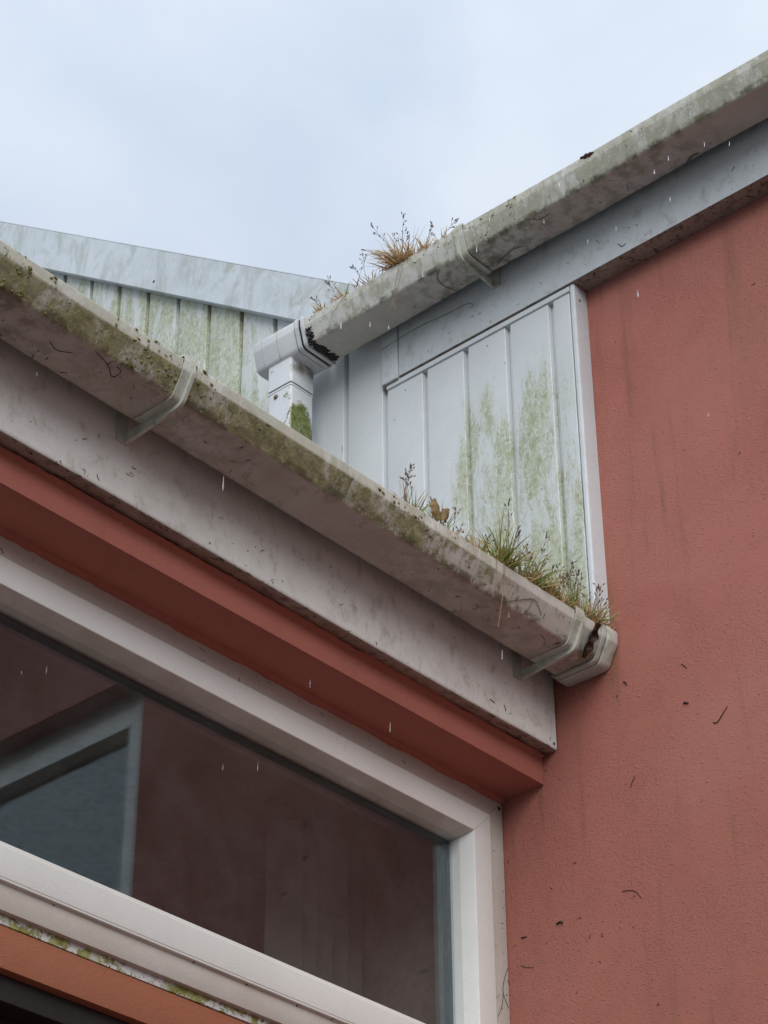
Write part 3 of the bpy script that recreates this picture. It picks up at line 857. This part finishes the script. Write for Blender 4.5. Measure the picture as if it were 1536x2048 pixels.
def tuft(label, base, n_green, n_dry, hgt, lean, spread, seeds, seed, rootspread=.012, group=None, along=(1, 0, 0), droop=.55):
    rnd = random.Random(seed); base = Vector(base); lean = Vector(lean); along = Vector(along); hgt *= 1.35
    t = thing('grass_tuft', label, 'grass tuft', group); t.location = base
    def mk(n, hk, wk):
        it = []
        for _ in range(n):
            b = along * rnd.gauss(0, rootspread) + Vector((rnd.gauss(0, .004), rnd.gauss(0, .004), 0))
            d = Vector((rnd.gauss(0, spread), rnd.gauss(0, spread), 1)) + lean + along * (b.dot(along) / max(rootspread, .001)) * .25
            it.append((b, d, hgt * (.3 + .7 * rnd.random() ** 1.4) * hk, rnd.uniform(.0013, .0026) * wk, droop * rnd.uniform(.3, 2.0), rnd.random(), rnd.uniform(0, 6)))
        return blade_mesh(it)
    n_green = int(n_green * 1.9); n_dry = int(n_dry * 1.7)
    if n_green: link('green_blades', mk(n_green, 1.1, 1.1), 'grass', t)['kind'] = 'stuff'
    if n_dry: link('dry_blades', mk(n_dry, 1.0, .9), 'straw', t)['kind'] = 'stuff'
    th = [(along * rnd.gauss(0, rootspread * 1.2) + Vector((rnd.gauss(0, .004), rnd.gauss(0, .004), -.002)),
           Vector((rnd.gauss(0, 1), rnd.gauss(0, 1), .7)), hgt * rnd.uniform(.15, .45), rnd.uniform(.0010, .0020), rnd.uniform(.5, 2.2), rnd.random(), rnd.uniform(0, 6)) for _ in range(14 + n_dry // 2)]
    link('thatch', blade_mesh(th), 'straw', t)['kind'] = 'stuff'
    if seeds:
        it = []
        for _ in range(seeds):
            b = along * rnd.gauss(0, rootspread)
            it.append((b, Vector((rnd.gauss(0, .28), rnd.gauss(0, .28), 1)) + lean * .6, hgt * rnd.uniform(.8, 1.35)))
        link('seed_heads', seed_stem_mesh(it, rnd), 'seed', t)['kind'] = 'stuff'
    return t
GL, GR = 'grass tufts in the lower gutter', 'grass tufts in the upper gutter'
LZ, LY = 3.540, -.153
tuft('sparse seeding grass in the lower gutter left of the buff dead leaves', (-.503, LY, LZ), 8, 4, .040, (0, 0, 0), .30, 4, 1, .012, GL)
tuft('thin grass with seed heads beside the buff dead leaves, lower gutter', (-.425, LY, LZ), 12, 6, .036, (.1, 0, 0), .35, 3, 2, .014, GL)
tuft('low straw-coloured stubble left of the bright green tuft, lower gutter', (-.345, LY, LZ), 6, 22, .024, (0, -.1, 0), .45, 1, 3, .018, GL)
tuft('largest bright green grass tuft on the lower gutter', (-.278, LY, LZ), 60, 18, .060, (.08, -.15, 0), .52, 2, 4, .010, GL, droop=.7)
tuft('green and straw grass drooping right of the brightest green tuft', (-.212, LY, LZ), 36, 34, .046, (.35, -.1, 0), .5, 4, 5, .015, GL, droop=.8)
tuft('dense brownish grass clump beside the small round green leaf, lower gutter', (-.160, LY, LZ), 22, 46, .036, (.1, -.1, 0), .5, 4, 6, .016, GL)
tuft('seeding grass clump above the lower gutter clip near the red wall', (-.105, LY, LZ), 30, 34, .046, (.0, -.05, 0), .42, 7, 7, .016, GL)
tuft('last dry grass clump by the stop end, leaning on the red wall', (-.052, LY, LZ), 18, 46, .042, (.2, -.1, 0), .5, 5, 8, .014, GL)
RZ, RX = 4.427, -.1425
ay = (0, 1, 0)
tuft('big rusty dry grass clump spilling over the upper gutter', (RX, .165, RZ), 0, 120, .060, (-.15, .45, 0), .50, 5, 21, .012, GR, ay, .55)
tuft('pale dry stubble just right of the rusty clump, upper gutter', (RX, .118, RZ), 0, 34, .036, (-.05, .05, 0), .42, 1, 22, .015, GR, ay)
tuft('two or three upright thin blades nearest the upper gutter clip', (RX, .070, RZ), 0, 9, .036, (0, .0, 0), .32, 1, 23, .014, GR, ay, .25)
tuft('tall thin seeding grass left of the rusty clump, upper gutter', (RX, .245, RZ), 2, 12, .046, (0, .35, 0), .35, 3, 24, .014, GR, ay, .4)
tuft('small dark spiky tuft on the upper gutter before the outlet', (RX, .318, RZ), 3, 11, .034, (0, .35, 0), .45, 1, 25, .008, GR, ay, .3)
tuft('small rusty withered tuft nearest the outlet on the upper gutter', (RX, .372, RZ), 0, 18, .026, (-.1, .4, 0), .6, 1, 26, .007, GR, ay, .9)

# ------------------------------------------------------------------ leaves
def leaf(name, label, m, origin, ax_len, ax_wid, length, width, curl, wav, cat='leaf', group=None, nrm_curl=0):
    o = Vector(origin); a = Vector(ax_len).normalized(); b = Vector(ax_wid); b = (b - a * b.dot(a)).normalized(); n = a.cross(b)
    bm = bmesh.new(); rows = []; K = 16
    for i in range(K + 1):
        t = i / K
        w = width * .5 * (math.sin(math.pi * min(1, t * .93 + .04)) ** .7) * (1 + wav * math.sin(t * 19 + 1)) + .0002
        row = []
        for j in range(7):
            u = j / 3 - 1
            h = curl * (abs(u) ** 1.6) * width + wav * .16 * width * math.sin(t * 15 + u * 2.2) + nrm_curl * length * (t - .5) ** 2
            row.append(bm.verts.new(o + a * (t * length) + b * (u * w) + n * h))
        rows.append(row)
    for r0, r1 in zip(rows, rows[1:]):
        for j in range(6): bm.faces.new((r0[j], r0[j + 1], r1[j + 1], r1[j]))
    th = bmesh.ops.solidify(bm, geom=list(bm.faces), thickness=.0004)
    return tag(link(name, done(bm, 80), m), label, cat, group)
sl = Vector((0, .0195, -.0365)).normalized()
leaf('dead_leaf', 'curled dark brown dead leaf stuck to the lower gutter next to the stop end', 'leaf_brown', (-.062, -.1660, 3.534), sl + Vector((-.08, 0, 0)), (1, 0, 0), .062, .017, .55, .35)
leaf('dead_leaf', 'left of the two buff heart-shaped dead leaves standing in the lower gutter', 'leaf_buff', (-.440, -.163, 3.545), (-.35, 0, 1), (1, .1, .3), .036, .027, .25, .12)
leaf('dead_leaf', 'right, smaller of the two buff dead leaves standing in the lower gutter', 'leaf_buff', (-.434, -.163, 3.546), (.45, 0, .9), (1, .2, -.4), .034, .019, .3, .15)
leaf('small_leaf', 'small round green leaf among the brown grass on the lower gutter', 'leaf_green', (-.148, -.158, 3.536), (.1, 0, 1), (1, .1, 0), .022, .019, .12, .08)
leaf('leaf_scrap', 'dark red leaf scrap stuck on the lip of the upper gutter', 'leaf_brown', (-.1495, -.262, 4.4275), (0, -1, -.15), (0, -.2, -1), .030, .010, .2, .3)

# ------------------------------------------------------------------ twigs, threads and dirt
def strand(vs_, fs, pts, r, k=4):
    i0 = len(vs_); n = len(pts)
    for q, p in enumerate(pts):
        t = (pts[min(q + 1, n - 1)] - pts[max(q - 1, 0)])
        t = t.normalized() if t.length > 1e-9 else Vector((1, 0, 0))
        a = t.cross(Vector((.31, .52, .79))).normalized(); b = t.cross(a)
        rr = r * (1 - .55 * abs(q / max(1, n - 1) - .4))
        for j in range(k):
            an = j / k * 2 * math.pi; vs_.append(tuple(p + (a * math.cos(an) + b * math.sin(an)) * rr))
    for q in range(n - 1):
        for j in range(k): fs.append((i0 + q * k + j, i0 + q * k + (j + 1) % k, i0 + (q + 1) * k + (j + 1) % k, i0 + (q + 1) * k + j))
    fs.append(tuple(i0 + j for j in range(k))[::-1]); fs.append(tuple(i0 + (n - 1) * k + j for j in range(k)))

def scatter(name, label, fn, n, seed, lmin, lmax, r0, r1, m='debris', curl=.7):
    """fn(u, v) -> (point, tangent_a, tangent_b); short curled strands lying on a surface"""
    rnd = random.Random(seed); vs_, fs = [], []
    for _ in range(n):
        P, A, B = fn(rnd); A = Vector(A); B = Vector(B); p = Vector(P)
        ang = rnd.uniform(0, 2 * math.pi); ln = lmin + (lmax - lmin) * rnd.random() ** 3; k = 2 + int(ln / .004)
        pts = [p.copy()]; w = rnd.gauss(0, curl)
        for j in range(k):
            ang += w * rnd.uniform(.2, 1.2)
            p = p + (A * math.cos(ang) + B * math.sin(ang)) * ln / k; pts.append(p.copy())
        strand(vs_, fs, pts, rnd.uniform(r0, r1) * (.6 if ln > .012 else 1))
    me = bpy.data.meshes.new('debris'); me.from_pydata(vs_, [], fs)
    return tag(link(name, me, m), label, None, None, 'stuff')
EX, EY, EZ = (1, 0, 0), (0, 1, 0), (0, 0, 1)
def clump(rnd, c, s): return c + rnd.gauss(0, s)
def f_fasL(r):
    x = r.uniform(-1.25, -.01)
    z = 3.380 + (r.random() ** 1.8) * .09
    return (x, -.0326, z), EX, EZ
def f_fasL_edge(r): return (r.uniform(-1.25, -.01), -.0318 + r.uniform(0, .010), 3.3735 + r.uniform(-.001, .004)), EX, (0, .5, .6)
def f_gutL_under(r): return (r.uniform(-1.25, -.05), GL_Y - r.uniform(.034, .104), ZL - .0004), EX, EY
def f_gutL_front(r):
    t = r.random(); return (r.uniform(-1.25, -.05), GL_Y - (.1095 + .0185 * t) - .0006, ZL + .004 + .031 * t), EX, (0, -.42, .9)
def f_fasR(r): return (-.0424, r.uniform(-.62, .25), 4.275 + r.random() ** 1.5 * .07), EY, EZ
def f_sofR(r): return (r.uniform(-.040, -.002), r.uniform(-.62, -.15), 4.2696), EY, EX
def f_gutR_under(r): return (GR_X - r.uniform(.022, .09), r.uniform(-.65, .40), ZR - .0006), EY, EX
def f_gutR_front(r):
    t = r.random(); return (GR_X - (.0935 + .0115 * t) - .0007, r.uniform(-.65, .40), ZR + .004 + .034 * t), EY, (-.3, 0, .95)
def f_clad(r): return (X_F - .0003, r.uniform(-.14, 1.2), r.uniform(3.7, 4.24)), EY, EZ
def f_frame(r):
    k = r.random()
    if k < .30: return (r.uniform(-1.1, -.04), .0868, r.uniform(3.287, 3.316)), EX, EZ
    if k < .50: return (r.uniform(-1.1, -.09), .0828, r.uniform(3.242, 3.280)), EX, EZ
    if k < .72: return (r.uniform(-.032, -.003), .0866, r.uniform(2.93, 3.29)), EX, EZ
    if k < .86: return (r.uniform(-.078, -.04), .0826, r.uniform(2.93, 3.22)), EX, EZ
    return (r.uniform(-1.05, -.2), .0816, r.uniform(2.832, 2.870)), EX, EZ
def f_drip(r):
    t = r.random(); return (r.uniform(-1.05, -.3), .083 + .027 * t, 2.8278 - .0116 * t), EX, (0, .9, -.4)
def f_wall(r):
    if r.random() < .55: return (-.0004, r.uniform(-.16, .08), r.uniform(2.92, 3.47)), EY, EZ
    return (-.0004, r.uniform(-.60, .06), r.uniform(2.75, 4.2)), EY, EZ
scatter('dried_specks', 'dark dried specks and threads stuck to the lower white fascia', f_fasL, 50, 31, .0015, .016, .00035, .0009)
scatter('dried_specks', 'line of dark cobwebby dirt along the bottom edge of the lower fascia', f_fasL_edge, 150, 32, .0015, .014, .0004, .0010)
scatter('dried_specks', 'dark threads and specks under the lower gutter', f_gutL_under, 80, 33, .0015, .022, .0003, .0009)
scatter('dried_specks', 'dark bits caught on the front of the lower gutter', f_gutL_front, 80, 34, .0012, .011, .0003, .0009)
scatter('dried_specks', 'dark specks and curled threads on the upper fascia', f_fasR, 30, 35, .0012, .014, .0003, .0008)
scatter('dried_specks', 'dark dirt flecks on the strip under the upper fascia', f_sofR, 110, 36, .0015, .012, .0003, .0008)
scatter('dried_specks', 'dark threads under the upper gutter', f_gutR_under, 25, 37, .0015, .022, .0003, .0008)
scatter('dried_specks', 'dark bits on the front of the upper gutter', f_gutR_front, 35, 38, .001, .009, .0003, .0008)
scatter('dried_specks', 'tiny dark flecks on the white cladding', f_clad, 90, 39, .001, .006, .00025, .0006)
scatter('dried_specks', 'dark bits and cobweb threads on the white window frame', f_frame, 90, 40, .0012, .016, .0003, .0008)
scatter('dried_specks', 'black dirt along the drip edge under the window', f_drip, 60, 41, .0015, .012, .0004, .0011)
scatter('dried_specks', 'dark specks on the red wall', f_wall, 60, 42, .0012, .009, .0003, .0009)

# moss cushions on the fronts and lips
def moss(name, label, place_fn, n, seed, smin, smax):
    rnd = random.Random(seed); vs_, fs = [], []
    bm0 = bmesh.new(); bmesh.ops.create_icosphere(bm0, subdivisions=1, radius=1); base = [v.co.copy() for v in bm0.verts]; bf = [tuple(v.index for v in f.verts) for f in bm0.faces]; bm0.free()
    cnt = 0
    while cnt < n:
        q = place_fn(rnd)
        if q is None: continue
        p, nn = q; nn = Vector(nn).normalized(); cnt += 1
        s = smin + (smax - smin) * rnd.random() ** 3
        M3 = nn.to_track_quat('Z', 'Y').to_matrix() @ Matrix.Rotation(rnd.uniform(0, 6.28), 3, 'Z') @ Matrix.Diagonal((s * rnd.uniform(.7, 2.0), s * rnd.uniform(.7, 1.6), s * rnd.uniform(.12, .32)))
        i0 = len(vs_)
        for b in base: vs_.append(tuple(Vector(p) + M3 @ (b * rnd.uniform(.55, 1.35))))
        fs += [tuple(i0 + i for i in f) for f in bf]
    me = bpy.data.meshes.new('moss'); me.from_pydata(vs_, [], fs)
    for p in me.polygons: p.use_smooth = True
    return tag(link(name, me, 'moss'), label, None, None, 'stuff')
def m_low(r):
    x = r.uniform(-1.3, -.30)
    if mnoise.noise((x * 9, 1.3, 0)) + mnoise.noise((x * 31, 4.1, 0)) * .6 < .05 + .35 * max(0, (x + .75)): return None
    k = r.random()
    if k < .35: return (x, GL_Y - .1285 - r.random() * .001, 3.5215 + r.random() * .02), (0, -1, .3)
    if k < .55: return (x, GL_Y - .1095 - r.random() * .006, ZL + .002 + r.random() * .010), (0, -.8, -.5)
    t = r.random(); return (x, GL_Y - .1095 - .0185 * t, ZL + .003 + .034 * t), (0, -.9, -.42)
def m_high(r):
    y = r.uniform(-.7, .40)
    if mnoise.noise((y * 9, 7.3, 0)) + mnoise.noise((y * 31, 2.1, 0)) * .6 < .12: return None
    k = r.random()
    if k < .55: return (GR_X - .1055, y, 4.412 + r.random() * .017), (-1, 0, .2)
    t = r.random() ** 2; return (GR_X - .0935 - .0115 * t, y, ZR + .004 + .036 * t), (-.95, 0, -.3)
moss('moss', 'olive moss cushions on the front and lip of the lower gutter', m_low, 320, 51, .0006, .0030)
moss('moss', 'scattered moss specks on the front of the upper gutter', m_high, 320, 52, .0005, .0024)


# single twigs, roots and threads that can be picked out
def twig(name, label, m, pts, r, cat):
    vs_, fs = [], []; P = [Vector(p) for p in pts]; sm = []
    for i in range(len(P) - 1):
        p0 = P[max(i - 1, 0)]; p1 = P[i]; p2 = P[i + 1]; p3 = P[min(i + 2, len(P) - 1)]
        for j in range(4):
            t = j / 4; sm.append(.5 * ((2 * p1) + (p2 - p0) * t + (2 * p0 - 5 * p1 + 4 * p2 - p3) * t * t + (3 * p1 - p0 - 3 * p2 + p3) * t ** 3))
    sm.append(P[-1]); strand(vs_, fs, sm, r * .75, 5)
    me = bpy.data.meshes.new('twig'); me.from_pydata(vs_, [], fs)
    for p in me.polygons: p.use_smooth = True
    return tag(link(name, me, m), label, cat)
for a in (
 ('thread', 'short curled dark thread under the lower gutter at the far left', 'debris', [(-1.1725, -.1097, 3.4843), (-1.1538, -.1013, 3.4843), (-1.1342, -.1128, 3.4843)], .0007, 'thread'),
 ('thread', 'hooked dark thread under the lower gutter left of the big clip', 'debris', [(-1.1145, -.1367, 3.4843), (-1.0853, -.1277, 3.4843), (-1.0645, -.113, 3.4843), (-1.0639, -.1299, 3.4843), (-1.0756, -.1347, 3.4843)], .0008, 'thread'),
 ('root', 'bent thin dark root lying on the lower gutter front left of the end clip', 'twig', [(-.2654, -.1432, 3.4886), (-.2375, -.1505, 3.5022), (-.2107, -.1563, 3.5132), (-.1963, -.1540, 3.5088), (-.1835, -.1493, 3.5)], .0008, 'root'),
 ('root', 'short side root hanging from the bent root on the lower gutter', 'twig', [(-.211, -.1559, 3.5123), (-.2161, -.1448, 3.4915)], .0006, 'root'),
 ('twig', 'short dark twig stuck on the red wall level with the stop end', 'twig', [(-.0006, -.282, 3.4383), (-.0008, -.287, 3.433), (-.0006, -.2913, 3.4263)], .0010, 'twig'),
 ('twig', 'longer reddish brown twig stuck on the red wall at the right', 'twig', [(-.0008, -.3583, 3.3331), (-.0008, -.3458, 3.3203), (-.0008, -.3366, 3.3124), (-.0006, -.3296, 3.3159)], .0012, 'twig'),
 ('twig', 'stubby black crumb on the red wall left of the long twig', 'debris', [(-.001, -.2793, 3.3676), (-.0012, -.283, 3.368), (-.001, -.2885, 3.3645)], .0022, 'crumb'),
 ('twig', 'black crumb on the red wall just below the stop end', 'debris', [(-.001, -.1694, 3.4491), (-.001, -.173, 3.447), (-.001, -.1757, 3.4413)], .0016, 'crumb'),
 ('twig', 'slim upright dark twig on the red wall right of the lintel end', 'debris', [(-.0006, -.178, 3.2757), (-.0006, -.172, 3.268), (-.0006, -.168, 3.26)], .0010, 'twig'),
 ('twig', 'arched dark thread on the red wall low on the right', 'debris', [(-.0006, -.1382, 3.0926), (-.0006, -.1492, 3.0913), (-.0006, -.1634, 3.085), (-.0006, -.1731, 3.0709)], .0008, 'thread'),
 ('twig', 'fat black crumb on the red wall beside the window frame', 'debris', [(-.001, -.011, 3.0775), (-.0014, -.0176, 3.0792), (-.001, -.0233, 3.0758)], .0026, 'crumb'),
 ('twig', 'small black pellet on the red wall close to the window frame', 'debris', [(-.001, .059, 3.0754), (-.001, .0486, 3.0748)], .0016, 'crumb'),
 ('twig', 'thin wavy thread on the red wall low beside the window frame', 'debris', [(-.0006, .0626, 3.0308), (-.0006, .0497, 3.0234), (-.0006, .0373, 3.0202)], .0006, 'thread'),
 ('twig', 'forked dry stem on the window frame edge near the bottom', 'twig', [(-.002, .0862, 3.0342), (-.0138, .0862, 3.0091), (-.0175, .0862, 2.9874), (-.0068, .0862, 2.9681), (-.0052, .0862, 2.9658)], .0007, 'twig'),
 ('twig', 'lower arm of the dry stem on the window frame edge', 'twig', [(-.0176, .0862, 2.9857), (-.0211, .0862, 2.9659), (-.032, .0862, 2.9439)], .0007, 'twig'),
 ('twig', 'straight dark needle on the right sash of the window', 'twig', [(-.0714, .0824, 3.081), (-.0772, .0824, 3.0598)], .0009, 'twig'),
 ('twig', 'small bent bit on the right sash low down', 'twig', [(-.053, .0824, 2.9954), (-.0613, .0824, 2.9867), (-.0713, .0824, 2.9791)], .0007, 'twig'),
 ('thread', 'dark crack-like root under the upper gutter left of its clip', 'debris', [(-.134, .082, 4.3692), (-.1208, .098, 4.3692), (-.0951, .1039, 4.3692), (-.0677, .0952, 4.3692)], .0010, 'root'),
 ('thread', 'dark branching root under the upper gutter right of its clip', 'debris', [(-.0761, -.0092, 4.3692), (-.0838, -.0309, 4.3692), (-.0893, -.0554, 4.3692), (-.0845, -.0794, 4.3692)], .0011, 'root'),
 ('thread', 'short dark root under the upper gutter far up to the right', 'debris', [(-.0646, -.428, 4.3692), (-.0729, -.4461, 4.3692), (-.0704, -.4592, 4.3692)], .0012, 'root'),
 ('thread', 'thin dark thread under the upper gutter beside the moss patch', 'debris', [(-.1324, -.1374, 4.3692), (-.1209, -.1432, 4.3692), (-.1211, -.1691, 4.3692)], .0009, 'root'),
 ('cable', 'thin loose cable curling along the upper fascia under the gutter', 'debris', [(-.046, .3071, 4.3519), (-.044, .2207, 4.3600), (-.044, .1424, 4.3536), (-.044, .0916, 4.3512), (-.044, .0761, 4.3407), (-.044, .0823, 4.3364)], .0006, 'cable'),
 ('thread', 'little smile-shaped thread on the upper fascia', 'debris', [(-.0428, -.2568, 4.2979), (-.0428, -.2646, 4.2869), (-.0428, -.273, 4.2885)], .0009, 'thread'),
 ('root', 'long pale root hanging from the green tuft over the lower gutter', 'root', [(-.288, -.160, 3.5440), (-.2920, -.1645, 3.520), (-.2975, -.163, 3.479), (-.3079, -.163, 3.4324), (-.3127, -.163, 3.4115)], .0009, 'root'),
 ('root', 'shorter pale root hanging beside the long one on the lower gutter', 'root', [(-.306, -.161, 3.5430), (-.3125, -.1645, 3.5051), (-.3171, -.164, 3.4866), (-.3237, -.163, 3.4621)], .0008, 'root'),
 ('root', 'pale dry stalk hanging from the rusty clump over the upper gutter', 'root', [(-.146, .168, 4.4300), (-.1515, .1711, 4.395), (-.1515, .1800, 4.350), (-.151, .1869, 4.322)], .0009, 'root'),
 ('root', 'second dry stalk hanging from the rusty clump, bent at the end', 'root', [(-.146, .160, 4.4300), (-.1515, .160, 4.400), (-.1515, .1704, 4.362), (-.151, .1790, 4.335), (-.151, .1753, 4.318)], .0008, 'root'),
 ('root', 'thin pale stalk trailing down the upper gutter before the outlet', 'root', [(-.147, .300, 4.4310), (-.1515, .3174, 4.4125), (-.1500, .3378, 4.3918), (-.149, .3491, 4.3651)], .0007, 'root'),
): twig(*a)

# ------------------------------------------------------------------ raindrops in the air

def drop(p, ln, r):
    bm = bmesh.new(); bmesh.ops.create_uvsphere(bm, u_segments=10, v_segments=8, radius=1)
    for v in bm.verts:
        t = v.co.z; v.co.x *= r * (1 - .25 * t); v.co.y *= r * (1 - .25 * t); v.co.z = t * ln / 2
    o = link('raindrop', done(bm, 180), 'water'); o.location = p; o.rotation_euler = (.10, -.08, 0)
    return tag(o, 'clear raindrop falling through the air before the eaves', 'raindrop', 'falling raindrops')
RAIN = [(-1.797, -1.102, 2.463), (-1.233, -0.168, 3.364), (-1.669, -1.352, 2.564), (-0.683, -0.833, 3.722), (-0.78, -0.926, 3.596), (-0.718, -0.797, 3.695), (-1.234, -1.099, 3.128), (-0.959, -0.943, 3.372), (-0.713, -0.702, 3.631), (-0.898, -0.783, 3.442), (-0.853, -0.599, 3.617), (-1.272, -0.906, 3.117), (-1.042, -0.824, 3.354), (-1.226, -0.796, 3.174), (-1.086, -0.596, 3.3), (-1.054, -0.597, 3.314), (-1.382, -0.823, 2.999), (-1.221, -0.677, 3.006), (-0.943, -0.953, 3.068), (-1.077, 0.003, 3.067), (-1.358, -0.394, 2.792), (-0.841, -0.124, 2.98), (-1.185, -0.53, 2.7), (-0.914, -0.344, 2.986), (-1.12, -0.652, 2.727), (-1.152, -0.824, 2.729), (-0.636, -0.435, 3.173), (-1.191, -0.955, 3.23), (-0.702, -0.828, 3.769)]
rnd = random.Random(77)
for p in RAIN: drop(p, rnd.uniform(.005, .013), rnd.uniform(.00035, .0006))
